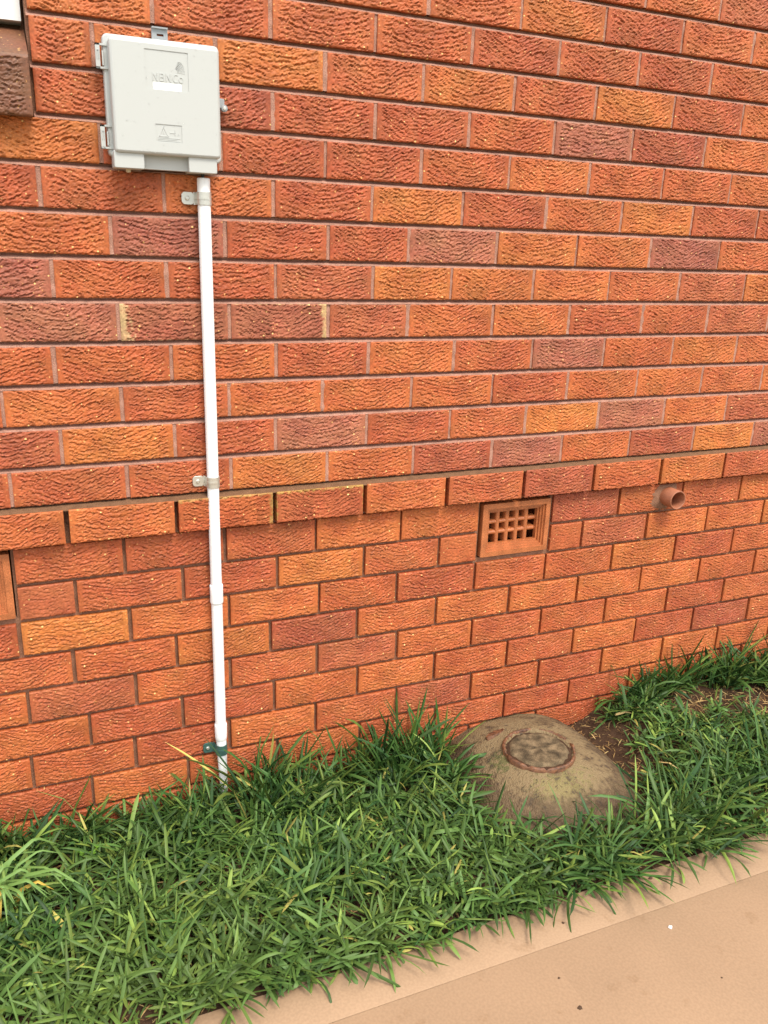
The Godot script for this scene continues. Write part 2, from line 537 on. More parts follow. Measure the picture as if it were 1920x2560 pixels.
# struck bed joint: deep under the brick above, coming forward to lie nearly flush on the brick below
func bed_joint(st: SurfaceTool, x0: float, x1: float, y: float, flush: bool) -> void:
	st.set_smooth_group(-1)
	var n := int((x1 - x0) / 0.03)
	var w := noise(int(y * 1000.0), 14.0, 2)
	var rows := [[0.001, -0.0155], [-0.0036, -0.0145], [-0.0092, 0.018 if flush else -0.0032], [-0.0117, 0.019 if flush else -0.0026], [-0.0135, -0.012]]
	for i in n:
		for k in 4:
			var p := func(ii: int, kk: int) -> Vector3:
				var x := x0 + (x1 - x0) * ii / n
				return Vector3(x, y + rows[kk][0] + 0.0010 * w.get_noise_2d(x, 9.0 + kk), rows[kk][1] + 0.0009 * w.get_noise_2d(x, y + 3.0 * kk))
			quad(st, p.call(i, k), p.call(i + 1, k), p.call(i + 1, k + 1), p.call(i, k + 1))

func stained_brick(kind: String, length: float, height: float, variant: int) -> ArrayMesh:
	var mauve: Color = TONES.m
	var half := length * 500.0
	var tall := height * 1000.0
	match kind:
		"M":   # pale deposit down the left end and along the foot
			return brick_mesh(length, height, variant, pale_edge(mauve, Color(0.60, 0.40, 0.20), 501, func(x, y): return maxf(1.25 - (x + half) / (18.0 + (tall - y) * 0.25), 0.55 - y / 16.0)))
		"W":   # deposit at the right end and the top edge
			return brick_mesh(length, height, variant, pale_edge(mauve * 0.95, Color(0.58, 0.37, 0.18), 511, func(x, y): return maxf(1.2 - (half - x) / 16.0, 0.6 - (tall - y) / 10.0)))
		"Y":
			return brick_mesh(length, height, variant, pale_edge(TONES.r, Color(0.46, 0.25, 0.08), 521, func(x, y): return maxf(1.0 - (half - x) / 15.0, 1.0 - (tall - y) / 12.0)))
	return brick_mesh(length, height, variant, pale_edge(TONES.b, Color(0.45, 0.25, 0.07), 531, func(x, y): return maxf(maxf(0.62 - (half + x) / 16.0, 0.9 - (tall - y) / 15.0), 0.6 - (half - x) / 14.0)))

func build_vent(wall: Node3D, at: Vector3, label: String) -> void:
	var w := 0.215
	var h := 0.152
	var st := begin()
	# stepped frame: each ring lies deeper than the one outside it
	var ins := [0.0, 0.014, 0.0195, 0.025, 0.0305]
	var zs := [0.001, -0.005, -0.011, -0.017, -0.030]
	for k in 4:
		var a: float = ins[k]
		var b: float = ins[k + 1]
		var z: float = zs[k]
		var ring_a := rounded(a, w - a, a, h - a, 0.0025, 3)
		var ring_b := rounded(b, w - b, b, h - b, 0.0025, 3)
		var n := ring_a.size()
		for i in n:
			var j := (i + 1) % n
			st.set_smooth_group(-1)
			quad(st, Vector3(ring_b[i].x, ring_b[i].y, z), Vector3(ring_a[i].x, ring_a[i].y, z - (0.0 if k else 0.001)), Vector3(ring_a[j].x, ring_a[j].y, z - (0.0 if k else 0.001)), Vector3(ring_b[j].x, ring_b[j].y, z))
			quad(st, Vector3(ring_b[i].x, ring_b[i].y, zs[k + 1]), Vector3(ring_b[i].x, ring_b[i].y, z), Vector3(ring_b[j].x, ring_b[j].y, z), Vector3(ring_b[j].x, ring_b[j].y, zs[k + 1]))
			if k == 0:
				quad(st, Vector3(ring_a[i].x, ring_a[i].y, 0.0), Vector3(ring_a[i].x, ring_a[i].y, -0.10), Vector3(ring_a[j].x, ring_a[j].y, -0.10), Vector3(ring_a[j].x, ring_a[j].y, 0.0))
	var vent := part("air_vent", finish(st), M.terracotta, wall, at)
	tag(vent, label)
	# grille: four rounded uprights and two rounded rails before dark holes
	var x0 := 0.0305
	var x1 := w - 0.0305
	var y0 := 0.0305
	var y1 := h - 0.0305
	for i in range(1, 5):
		var s := begin()
		bar(s, Vector3(x0 + (x1 - x0) * i / 5.0, y0, -0.028), Vector3(x0 + (x1 - x0) * i / 5.0, y1, -0.028), 0.0066)
		part("grille_bar", finish(s), M.terracotta, vent)
	for i in range(1, 3):
		var s := begin()
		bar(s, Vector3(x0, y0 + (y1 - y0) * i / 3.0, -0.0295), Vector3(x1, y0 + (y1 - y0) * i / 3.0, -0.0295), 0.0062)
		part("grille_rail", finish(s), M.terracotta, vent)
	var back := begin()
	box(back, Vector3(-0.005, -0.005, -0.239), Vector3(w + 0.006, h + 0.006, -0.228))
	part("cavity_back", finish(back), M.mortar_brown, vent)

# a bar with a rounded front and a square back, from a to b
func bar(st: SurfaceTool, a: Vector3, b: Vector3, r: float) -> void:
	var along := (b - a).normalized()
	var side := along.cross(Vector3(0, 0, 1)).normalized()
	var prof := []
	for i in 9:
		var t := PI * i / 8.0
		prof.append(side * (r * cos(t)) + Vector3(0, 0, r * sin(t)))
	prof.push_front(side * r + Vector3(0, 0, -0.028))
	prof.append(side * -r + Vector3(0, 0, -0.028))
	st.set_smooth_group(0)
	for i in prof.size() - 1:
		quad(st, a + prof[i], a + prof[i + 1], b + prof[i + 1], b + prof[i])

func build_window(wall: Node3D) -> void:
	# sloping sill of bricks on edge, cropped by the picture: only its right end shows
	var tone := ["b", "r", "b", "r", "b", "r", "b"]
	for i in 7:
		var x1 := -0.838 - i * 0.083
		var x0 := x1 - 0.0755
		var st := begin()
		# a brick on edge: 110 mm face, top sloping up to the window frame
		var P := func(x: float, c: Vector2) -> Vector3: return Vector3(x, c.y, c.x)
		var prof := [Vector2(-0.07, 1.64), Vector2(-0.07, 1.768), Vector2(0.026, 1.7145), Vector2(0.030, 1.7105), Vector2(0.032, 1.706), Vector2(0.032, 1.612), Vector2(0.028, 1.6075)]
		st.set_smooth_group(-1)
		for k in prof.size():
			var a: Vector2 = prof[k]
			var b: Vector2 = prof[(k + 1) % prof.size()]
			quad(st, P.call(x0, a), P.call(x1, a), P.call(x1, b), P.call(x0, b))
			if k > 0 and k < prof.size() - 1:
				tri(st, P.call(x1, prof[0]), P.call(x1, b), P.call(x1, a))
				tri(st, P.call(x0, prof[0]), P.call(x0, a), P.call(x0, b))
		var o := part("sill_brick", finish(st), M.sill_brown, wall)
		if i == 0:
			tag(o, "sloping dark brown sill brick at the window corner")
			part("sill_face", brick_mesh(0.0745, 0.098, 41), M.sill_brown, o, Vector3((x0 + x1) * 0.5, 1.609, 0.034))
	var s := begin()
	box(s, Vector3(-1.42, 1.615, -0.09), Vector3(-0.8375, 1.70, 0.012))
	part("sill_mortar", finish(s), M.mortar_brown, wall)
	# white window frame, its foot a little above the sill
	var f := begin()
	for b in [[-1.42, -0.842, 1.780, 1.840], [-0.900, -0.842, 1.840, 2.13], [-1.42, -1.36, 1.840, 2.13]]:
		box(f, Vector3(b[0], b[2], -0.10), Vector3(b[1], b[3], -0.056))
	var win := part("window_frame", finish(f), M.white_paint, wall)
	tag(win, "white painted window frame in the upper corner")
	var g := begin()
	box(g, Vector3(-1.37, 1.83, -0.09), Vector3(-0.89, 2.13, -0.082))
	part("window_pane", finish(g), M.black_rubber, win)
	var d := begin()
	box(d, Vector3(-2.45, 1.612, -0.24), Vector3(-0.837, 2.13, -0.11))
	part("window_backing", finish(d), M.mortar_brown, wall)
	var rest := begin()
	tri_box(rest, Vector3(-2.45, 1.612, -0.11), Vector3(-1.43, 2.13, 0.0), TONES.r)
	tag(part("far_brickwork", finish(rest), M.brick_stained, wall), "", "", "", "stuff")

# ------------------------------------------------------------------ utility box
func build_box() -> void:
	var t := thing("utility_box", "light grey wall-mounted plastic utility box wet with rain", "utility box", Vector3(-0.5965, 1.53, 0.0))
	var L := func(x: float) -> float: return x + 0.5965
	var H := func(y: float) -> float: return y - 1.53
	var st := begin()
	plate(st, rounded(L.call(-0.7065), L.call(-0.4865), H.call(1.549), H.call(1.763), 0.010, 6), 0.001, 0.021, 0.003)
	part("base_plate", finish(st), M.box_grey, t)
	# cover with two sunk panels
	var s := begin()
	var cx0: float = L.call(-0.6985)
	var cx1: float = L.call(-0.4945)
	var cy0: float = H.call(1.5555)
	var cy1: float = H.call(1.753)
	var cap := plate(s, rounded(cx0, cx1, cy0, cy1, 0.007, 6), 0.018, 0.053, 0.005, false)
	var logo := [L.call(-0.6350), L.call(-0.5540), H.call(1.671), H.call(1.739)]
	var warn := [L.call(-0.6205), L.call(-0.5705), H.call(1.579), H.call(1.611)]
	for b in [[-1, 1, -1, warn[2]], [-1, warn[0], warn[2], warn[3]], [warn[1], 1, warn[2], warn[3]], [-1, 1, warn[3], logo[2]], [-1, logo[0], logo[2], logo[3]], [logo[1], 1, logo[2], logo[3]], [-1, 1, logo[3], 1]]:
		for poly in Geometry2D.intersect_polygons(cap, PackedVector2Array([Vector2(b[0], b[2]), Vector2(b[0], b[3]), Vector2(b[1], b[3]), Vector2(b[1], b[2])])):
			flat(s, poly, 0.053)
	for p in [logo, warn]:
		var c := [Vector2(p[0], p[2]), Vector2(p[0], p[3]), Vector2(p[1], p[3]), Vector2(p[1], p[2])]
		for i in 4:
			var a: Vector2 = c[i]
			var b: Vector2 = c[(i + 1) % 4]
			quad(s, Vector3(b.x, b.y, 0.053), Vector3(b.x, b.y, 0.0518), Vector3(a.x, a.y, 0.0518), Vector3(a.x, a.y, 0.053))
		flat(s, PackedVector2Array(c), 0.0518)
	part("cover", finish(s), M.box_grey, t)
	# sockets below the cover
	var k := begin()
	box(k, Vector3(L.call(-0.698), H.call(1.530), 0.004), Vector3(L.call(-0.500), H.call(1.560), 0.030))
	plate(k, rounded(L.call(-0.7005), L.call(-0.6440), H.call(1.5280), H.call(1.5600), 0.003, 3), 0.004, 0.047, 0.0015)
	plate(k, rounded(L.call(-0.5580), L.call(-0.5015), H.call(1.5275), H.call(1.5600), 0.003, 3), 0.004, 0.047, 0.0015)
	part("cable_entry", finish(k), M.box_grey, t)
	# top lug with its slot
	var top := begin()
	for b in [[-0.6130, -0.5830, 1.760, 1.7705], [-0.6130, -0.6035, 1.7705, 1.7745], [-0.5905, -0.5830, 1.7705, 1.7745], [-0.6130, -0.5830, 1.7745, 1.7830]]:
		box(top, Vector3(L.call(b[0]), H.call(b[2]), 0.003), Vector3(L.call(b[1]), H.call(b[3]), 0.010))
	box(top, Vector3(L.call(-0.613), H.call(1.783), 0.003), Vector3(L.call(-0.583), H.call(1.7855), 0.015))
	part("mounting_lug", finish(top), M.box_grey_fitting, t)
	# two hinges on the left side: an open frame with a clip in it
	for y in [[1.7015, 1.7445], [1.5625, 1.6050]]:
		var h := begin()
		var y0: float = H.call(y[0])
		var y1: float = H.call(y[1])
		for b in [[-0.7200, -0.7120, y0, y1], [-0.7200, -0.6980, y1 - 0.0035, y1], [-0.7200, -0.6980, y0, y0 + 0.0035], [-0.7085, -0.7060, y0 + 0.006, y1 - 0.012]]:
			box(h, Vector3(L.call(b[0]), b[2], 0.016), Vector3(L.call(b[1]), b[3], 0.024))
		for b in [[-0.7180, -0.7172, y0 + 0.016, y0 + 0.031], [-0.7145, -0.7137, y0 + 0.016, y0 + 0.031], [-0.7180, -0.7137, y0 + 0.031, y0 + 0.0322]]:
			box(h, Vector3(L.call(b[0]), b[2], 0.024), Vector3(L.call(b[1]), b[3], 0.0255))
		part("hinge", finish(h), M.box_grey, t)
	# lock tab on the right with a screw
	var lk := begin()
	plate(lk, rounded(L.call(-0.4880), L.call(-0.4760), H.call(1.654), H.call(1.6715), 0.003, 4), 0.008, 0.014, 0.001)
	plate(lk, rounded(L.call(-0.4830), L.call(-0.4700), H.call(1.6475), H.call(1.6605), 0.0064, 6), 0.008, 0.016, 0.001)
	var tab := part("lock_tab", finish(lk), M.box_grey_fitting, t)
	var sc := begin()
	plate(sc, rounded(L.call(-0.4800), L.call(-0.4730), H.call(1.6505), H.call(1.6575), 0.0034, 6), 0.015, 0.0175, 0.0008)
	part("screw", finish(sc), M.zinc, tab)
	var lb := begin()
	plate(lb, rounded(L.call(-0.6215), L.call(-0.5680), H.call(1.6700), H.call(1.6835), 0.001, 2), 0.0518, 0.0522, 0.0001)
	part("white_sticker", finish(lb), M.white_label, t)
	# raised lettering and swirl mark on the upper panel
	var text := TextMesh.new()
	var font := SystemFont.new()
	font.font_names = PackedStringArray(["Droid Sans"])
	text.font = font
	text.text = "NBNCo"
	text.font_size = 32
	text.pixel_size = 0.00058
	text.depth = 0.0010
	part("raised_lettering", text, M.box_grey, t, Vector3(L.call(-0.5935), H.call(1.6925), 0.0522))
	var sw := begin()
	for i in 6:
		var path := []
		for j in 9:
			var a := deg_to_rad(100.0 - 13.0 * j)
			var r := 0.0065 + 0.0024 * i
			path.append(Vector2(-0.0135 + 0.55 * r * cos(a) + 0.004 * i * 0.3, 0.0 + r * sin(a)))
		for j in 8:
			var a: Vector2 = path[j] + Vector2(L.call(-0.5640), H.call(1.7040))
			var b: Vector2 = path[j + 1] + Vector2(L.call(-0.5640), H.call(1.7040))
			ridge(sw, a, b, 0.0005, 0.0518, 0.0525)
	part("raised_logo", finish(sw), M.box_grey, t)
	# lower panel: warning triangle, a small mark and lines of fine raised text
	var wn := begin()
	var tc := [Vector2(L.call(-0.614), H.call(1.5895)), Vector2(L.call(-0.6055), H.call(1.6065)), Vector2(L.call(-0.597), H.call(1.5895))]
	for i in 3: ridge(wn, tc[i], tc[(i + 1) % 3], 0.0006, 0.0518, 0.0525)
	ridge(wn, Vector2(L.call(-0.6055), H.call(1.594)), Vector2(L.call(-0.6055), H.call(1.601)), 0.0006, 0.0518, 0.0525)
	ridge(wn, Vector2(L.call(-0.593), H.call(1.5965)), Vector2(L.call(-0.584), H.call(1.5965)), 0.0006, 0.0518, 0.0525)
	ridge(wn, Vector2(L.call(-0.584), H.call(1.5925)), Vector2(L.call(-0.584), H.call(1.6015)), 0.0006, 0.0518, 0.0525)
	for i in 3:
		ridge(wn, Vector2(L.call(-0.617), H.call(1.5868 - 0.0026 * i)), Vector2(L.call(-0.5745 - 0.006 * (i % 2)), H.call(1.5868 - 0.0026 * i)), 0.00035, 0.0518, 0.0524)
	part("warning_emblem", finish(wn), M.box_grey, t)
	var nub := begin()
	lathe(nub, [Vector2(0.0035, -0.012), Vector2(0.005, -0.010), Vector2(0.005, 0.004), Vector2(0.0, 0.004)], 0, 0, 12)
	part("grommet", finish(nub), M.cream_plastic, t, Vector3(L.call(-0.672), 0.004, 0.020))
	# rain drops clinging to the cover
	var drop := SphereMesh.new()
	drop.radius = 0.001
	drop.height = 0.0014
	drop.radial_segments = 8
	drop.rings = 4
	var mm := MultiMesh.new()
	mm.transform_format = MultiMesh.TRANSFORM_3D
	mm.mesh = drop
	mm.instance_count = 260
	rng.seed = 404
	for i in 260:
		var sz := 0.35 + 0.9 * pow(rng.randf(), 2.5)
		var p := Vector3(rng.randf_range(cx0 + 0.006, cx1 - 0.006), rng.randf_range(cy0 + 0.006, cy1 - 0.006), 0.0531)
		if i < 70: p.y = cy0 + 0.004 + 0.002 * rng.randf()
		elif i < 110: p = Vector3(rng.randf_range(cx0 + 0.01, cx1 - 0.01), cy1 + 0.0002, rng.randf_range(0.024, 0.047))
		mm.set_instance_transform(i, Transform3D(Basis().scaled(Vector3(sz, sz * 1.15, sz * 0.7)), p))
	var md := MultiMeshInstance3D.new()
	md.multimesh = mm
	md.material_override = M.rain_drop
	md.name = "raindrops"
	t.add_child(md)
	tag(md, "", "", "", "stuff")

# a low raised line from a to b on a face of constant z
func ridge(st: SurfaceTool, a: Vector2, b: Vector2, w: float, z0: float, z1: float) -> void:
	var d := (b - a).normalized()
	var n := Vector2(-d.y, d.x) * w
	var e := d * w * 0.6
	st.set_smooth_group(-1)
	var lo := [a - e + n * 1.5, b + e + n * 1.5, b + e - n * 1.5, a - e - n * 1.5]
	var hi := [a - e + n, b + e + n, b + e - n, a - e - n]
	var v := func(p: Vector2, z: float) -> Vector3: return Vector3(p.x, p.y, z)
	quad(st, v.call(hi[0], z1), v.call(hi[1], z1), v.call(hi[2], z1), v.call(hi[3], z1))
	for i in 4:
		var j := (i + 1) % 4
		quad(st, v.call(lo[i], z0), v.call(lo[j], z0), v.call(hi[j], z1), v.call(hi[i], z1))

# ------------------------------------------------------------------ conduit
func build_conduit() -> void:
	var x := -0.524
	var z := 0.0165
	var t := thing("conduit_pipe", "white plastic conduit running down the wall from the grey box into grass", "pipe", Vector3(x, 0.0, z))
	var st := begin()
	lathe(st, [Vector2(0.0105, 1.515), Vector2(0.0118, 1.5205), Vector2(0.0130, 1.5195), Vector2(0.0132, 1.517), Vector2(0.0132, 0.600)].map(func(p): return p), 0, 0)
	st.set_smooth_group(0)
	part("upper_pipe", reversed(st), M.white_pvc, t)
	st = begin()
	lathe(st, [Vector2(0.0130, 0.572), Vector2(0.0152, 0.573), Vector2(0.0156, 0.576), Vector2(0.0153, 0.596), Vector2(0.0157, 0.6175), Vector2(0.0150, 0.6195), Vector2(0.0130, 0.6195)], 0, 0)
	part("coupling", finish(st), M.white_pvc, t)
	st = begin()
	lathe(st, [Vector2(0.0133, 0.236), Vector2(0.0133, 0.575)], 0, 0)
	part("lower_pipe", finish(st), M.white_pvc, t)
	st = begin()
	lathe(st, [Vector2(0.0118, 0.191), Vector2(0.0142, 0.196), Vector2(0.0152, 0.205), Vector2(0.0154, 0.236), Vector2(0.0146, 0.240), Vector2(0.0130, 0.240)], 0, 0)
	part("end_socket", finish(st), M.white_pvc, t)
	# the foot: a cut length of pipe that narrows and slants into the soil
	st = begin()
	st.set_smooth_group(0)
	var n := 24
	for k in 8:
		for i in n:
			var p := func(kk: int, ii: int) -> Vector3:
				var f := kk / 8.0
				var a := TAU * ii / n
				var r := lerpf(0.0128, 0.0080, f * f * 0.6 + f * 0.4)
				return Vector3(0.0035 * f + r * cos(a), 0.197 - 0.185 * f, 0.004 * f + r * sin(a))
			quad(st, p.call(k, i), p.call(k, i + 1), p.call(k + 1, i + 1), p.call(k + 1, i))
	part("cut_foot", finish(st), M.white_pvc, t)
	for c in [[1.4685, 0.0245, M.zinc, "zinc pipe saddle screwed below the box"], [0.8620, 0.0245, M.zinc, "zinc pipe saddle at the middle of the wall"], [0.1530, 0.0280, M.green_plastic, "dark green pipe saddle above the grass"]]:
		clip(t, c[0], c[1], c[2], c[3])
	st = begin()
	lathe(st, [Vector2(0.0035, 1.505), Vector2(0.0035, 1.545)], -0.001, 0.0, 10)
	part("cable", finish(st), M.black_rubber, t)

func reversed(st: SurfaceTool) -> ArrayMesh:
	# the upper pipe's profile runs downwards, so its faces are turned round here
	var m := finish(st)
	var a := m.surface_get_arrays(0)
	var v: PackedVector3Array = a[Mesh.ARRAY_VERTEX]
	var out := begin()
	out.set_smooth_group(0)
	var idx = a[Mesh.ARRAY_INDEX]
	var order := PackedInt32Array(range(v.size())) if idx == null else idx as PackedInt32Array
	for i in range(0, order.size(), 3):
		tri(out, v[order[i]], v[order[i + 2]], v[order[i + 1]])
	return finish(out)

func clip(t: Node3D, y: float, h: float, m: Material, label: String) -> void:
	var st := begin()
	var path := [Vector2(-0.041, -0.0145), Vector2(-0.0185, -0.0145), Vector2(-0.0165, -0.0135), Vector2(-0.0145, -0.009), Vector2(-0.0140, -0.003)]
	for i in 13:
		var a := PI - PI * i / 12.0
		path.append(Vector2(0.0140 * cos(a), 0.0140 * sin(a)))
	path.append(Vector2(0.0140, -0.0155))
	strap(st, path.slice(1), y, y + h, 0.0012)
	var tab := rounded(-0.0435, -0.0175, y, y + h, 0.0075, 5)
	var p2 := begin()
	plate(st, tab, -0.0150, -0.0125, 0.0005)
	# pressed rib along the middle
	strap(st, path.slice(2, 14), y + h * 0.42, y + h * 0.62, 0.0022)
	var o := part("saddle_clip", finish(st), m, t)
	tag(o, label)
	var s := begin()
	plate(s, rounded(-0.0365, -0.0275, y + h * 0.5 - 0.0045, y + h * 0.5 + 0.0045, 0.0044, 6), -0.013, -0.0095, 0.0014)
	part("screw", finish(s), M.zinc, o)

# ------------------------------------------------------------------ ground
var soil_a := noise(201, 3.0, 3)
var soil_b := noise(202, 22.0, 3)

func mound_d(x: float, z: float) -> float:
	var dx := absf(x - 0.325) / (0.240 if x > 0.325 else 0.224)
	var dz := (z - 0.19) / 0.245 if z > 0.19 else (0.19 - z) / 0.30
	return pow(pow(dx, 2.9) + pow(dz, 2.9), 1.0 / 2.9)

func soil_y(x: float, z: float) -> float:
	var y := 0.004 + 0.010 * soil_a.get_noise_2d(x, z) + 0.007 * soil_b.get_noise_2d(x, z)
	y += 0.045 * smoothstep(0.58, 0.80, x) * (1.0 - smoothstep(0.38, 0.58, z))
	y -= 0.022 * smoothstep(1.5, 1.1, mound_d(x, z)) * smoothstep(0.3, 0.45, x)
	y = lerpf(y, -0.006 + 0.003 * soil_b.get_noise_2d(x, z), smoothstep(0.54, 0.612, z))
	return y

func build_ground() -> void:
	var st := begin()
	box(st, Vector3(-120, -0.9, -120), Vector3(120, -0.30, 120))
	var far := part("ground", finish(st), M.far_ground)
	tag(far, "grassy ground beyond the path", "ground", "", "structure")
	st = begin()
	st.set_smooth_group(0)
	var nx := 230
	var nz := 44
	var p := func(i: int, j: int) -> Vector3:
		var x := -2.3 + 4.9 * i / nx
		var z := -0.02 + 0.638 * j / nz
		return Vector3(x, soil_y(x, z), z)
	for i in nx:
		for j in nz:
			quad(st, p.call(i, j), p.call(i + 1, j), p.call(i + 1, j + 1), p.call(i, j + 1))
	box(st, Vector3(-2.3, -0.3, -0.02), Vector3(2.6, -0.06, 0.617))
	var soil := part("soil_bed", finish(st), M.soil)
	tag(soil, "brown soil under the strip of grass", "soil", "", "structure")
	# path: a narrow border strip and the main slab with a fine joint between them
	st = begin()
	slab(st, -4.0, 4.5, 0.617, 0.7234)
	tag(part("path_border", finish(st), M.path_paint), "tan painted concrete border strip beside the grass", "path", "", "structure")
	st = begin()
	slab(st, -4.0, 4.5, 0.7240, 3.9)
	tag(part("path", finish(st), M.path_paint), "tan painted concrete path", "path", "", "structure")

func slab(st: SurfaceTool, x0: float, x1: float, z0: float, z1: float) -> void:
	# softly rounded long edges with a slight waver
	var n := 170
	var w := noise(int(z0 * 1000.0), 5.0, 3)
	st.set_smooth_group(0)
	var rows := [[0.0, -0.3], [0.0, -0.0022], [0.0003, -0.0004], [0.0014, 0.0], [-0.0012, 0.0], [-0.0003, -0.0004], [0.0, -0.0012], [0.0, -0.3]]
	var p := func(i: int, k: int) -> Vector3:
		var x := x0 + (x1 - x0) * i / n
		var zz: float = (z0 if k < 4 else z1) + rows[k][0]
		var rough := 0.0016 * w.get_noise_2d(x * 3.0, 3.0) if k < 4 and z0 < 0.7 else 0.0004 * w.get_noise_2d(x * 12.0, 5.0)
		return Vector3(x, rows[k][1], zz + rough)
	for i in n:
		for k in 7:
			quad(st, p.call(i, k), p.call(i + 1, k), p.call(i + 1, k + 1), p.call(i, k + 1))

# ------------------------------------------------------------------ drain collar
func mound_y(x: float, z: float) -> float:
	var d := mound_d(x, z)
	var hole := 1.0 - smoothstep(0.084, 0.090, Vector2(x - 0.315, z - 0.208).length())
	return -0.022 * hole - 0.035 + 0.130 * (1.0 - pow(minf(d, 1.25) / 1.14, 2.4)) + 0.0022 * soil_a.get_noise_2d(x * 6.0, z * 6.0)

func mound_image(size: int) -> Image:
	var im := Image.create(size, size, false, Image.FORMAT_RGB8)
	var a := noise(301, 5.0 / size, 4)
	var b := noise(302, 26.0 / size, 4)
	var c := noise(303, 120.0 / size, 2)
	for j in size:
		for i in size:
			var x := 0.05 + 0.58 * i / size
			var z := -0.02 + 0.50 * j / size
			var n1 := a.get_noise_2d(i, j)
			var n2 := b.get_noise_2d(i, j)
			var n3 := c.get_noise_2d(i, j)
			var col := Color(0.190, 0.133, 0.068).lerp(Color(0.105, 0.068, 0.034), smoothstep(-0.1, 0.45, n1 + 0.4 * n2))
			# lichen on the face towards the path
			var lich := 1.0 - Vector2((x - 0.30) / 0.135, (z - 0.345) / 0.075).length()
			col = col.lerp(Color(0.20, 0.170, 0.062), 0.6 * smoothstep(0.25, 0.6, lich + 0.9 * n2 + 0.35 * n3))
			var moss := 1.0 - Vector2((x - 0.20) / 0.05, (z - 0.20) / 0.06).length()
			col = col.lerp(Color(0.085, 0.095, 0.028), 0.7 * smoothstep(0.3, 0.7, moss + 0.8 * n2))
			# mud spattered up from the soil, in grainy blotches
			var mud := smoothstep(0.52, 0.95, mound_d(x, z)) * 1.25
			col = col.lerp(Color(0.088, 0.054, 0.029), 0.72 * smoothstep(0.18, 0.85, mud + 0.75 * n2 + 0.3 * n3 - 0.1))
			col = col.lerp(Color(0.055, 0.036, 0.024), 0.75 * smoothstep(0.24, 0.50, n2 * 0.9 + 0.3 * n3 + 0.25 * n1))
			col = col * (1.0 + 0.14 * n3)
			im.set_pixel(i, j, Color(clampf(col.r, 0, 1), clampf(col.g, 0, 1), clampf(col.b, 0, 1)).linear_to_srgb())
	return im

func build_mound() -> void:
	var t := thing("drain_collar", "weathered domed concrete collar of a capped clay drain against the wall", "drain cover", Vector3(0.325, 0.0, 0.2))
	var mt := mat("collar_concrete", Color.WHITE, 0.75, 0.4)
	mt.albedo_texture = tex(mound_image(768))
	var lump := tex(grain_image(512, 71, 0.0, 0.6, 0.6))
	mt.heightmap_enabled = true
	mt.heightmap_texture = lump
	mt.heightmap_scale = 0.35
	var st := begin()
	st.set_smooth_group(0)
	var n := 70
	var q := func(i: int, j: int) -> void:
		var x := 0.05 + 0.58 * i / n
		var z := -0.02 + 0.50 * j / n
		st.set_uv(Vector2((x - 0.05) / 0.58, (z + 0.02) / 0.50))
		st.add_vertex(Vector3(x - 0.325, mound_y(x, z), z - 0.2))
	for i in n:
		for j in n:
			if mound_d(0.05 + 0.58 * (i + 0.5) / n, -0.02 + 0.50 * (j + 0.5) / n) > 1.2: continue
			for c in [[0, 0], [1, 0], [1, 1], [0, 0], [1, 1], [0, 1]]: q.call(i + c[0], j + c[1])
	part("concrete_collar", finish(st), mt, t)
	# clay pipe rim, chipped and uneven
	var rim := begin()
	rim.set_smooth_group(0)
	var ch := noise(321, 0.8, 2)
	var k := 72
	var prof := [Vector2(0.0985, -0.022), Vector2(0.0990, 0.0030), Vector2(0.0975, 0.0055), Vector2(0.0940, 0.0065), Vector2(0.0920, 0.0060), Vector2(0.0905, 0.002), Vector2(0.0900, -0.03)]
	var rp := func(i: int, j: int) -> Vector3:
		var a := TAU * i / k
		var bite := maxf(0.0, ch.get_noise_2d(cos(a) * 4.0, sin(a) * 4.0) - 0.12) * 0.022
		var r: float = prof[j].x + 0.0015 * ch.get_noise_2d(cos(a) * 9.0, sin(a) * 9.0 + 40.0) - (bite * 0.5 if j < 3 else 0.0)
		return Vector3(r * 1.04 * cos(a), 0.0875 + prof[j].y - (bite if j > 0 and j < 6 else 0.0), r * sin(a))
	for i in k:
		for j in prof.size() - 1:
			quad(rim, rp.call(i, j + 1), rp.call(i + 1, j + 1), rp.call(i + 1, j), rp.call(i, j))
	part("clay_rim", finish(rim), M.rim_clay, t, Vector3(-0.010, 0.0, 0.008))
	# dirt packed in the groove, and the cement plug inside it
	var groove := begin()
	disc(groove, 0.093, 0.0870, 0.0045, 341, 55.0)
	part("packed_dirt", finish(groove), M.soil, t, Vector3(-0.010, 0.0, 0.008))
	var plug := begin()
	disc(plug, 0.0800, 0.0942, 0.0018, 351, 14.0)
	part("cement_plug", finish(plug), M.plug_cement, t, Vector3(-0.010, 0.0, 0.008))
	var chip := begin()
	var outline := PackedVector2Array()
	for i in 14:
		var a := -TAU * i / 14.0
		outline.append(Vector2(0.040 * cos(a) + 0.006 * sin(3.0 * a), 0.013 * sin(a) + 0.003 * cos(2.0 * a)))
	plate(chip, outline, -0.01, 0.0015, 0.0008)
	var shard := part("clay_patch", finish(chip), M.rim_clay, t, Vector3(-0.075, mound_y(0.25, 0.085) + 0.0002, -0.115))
	shard.rotation = Vector3(-PI / 2 - 0.28, 0.35, 0.0)

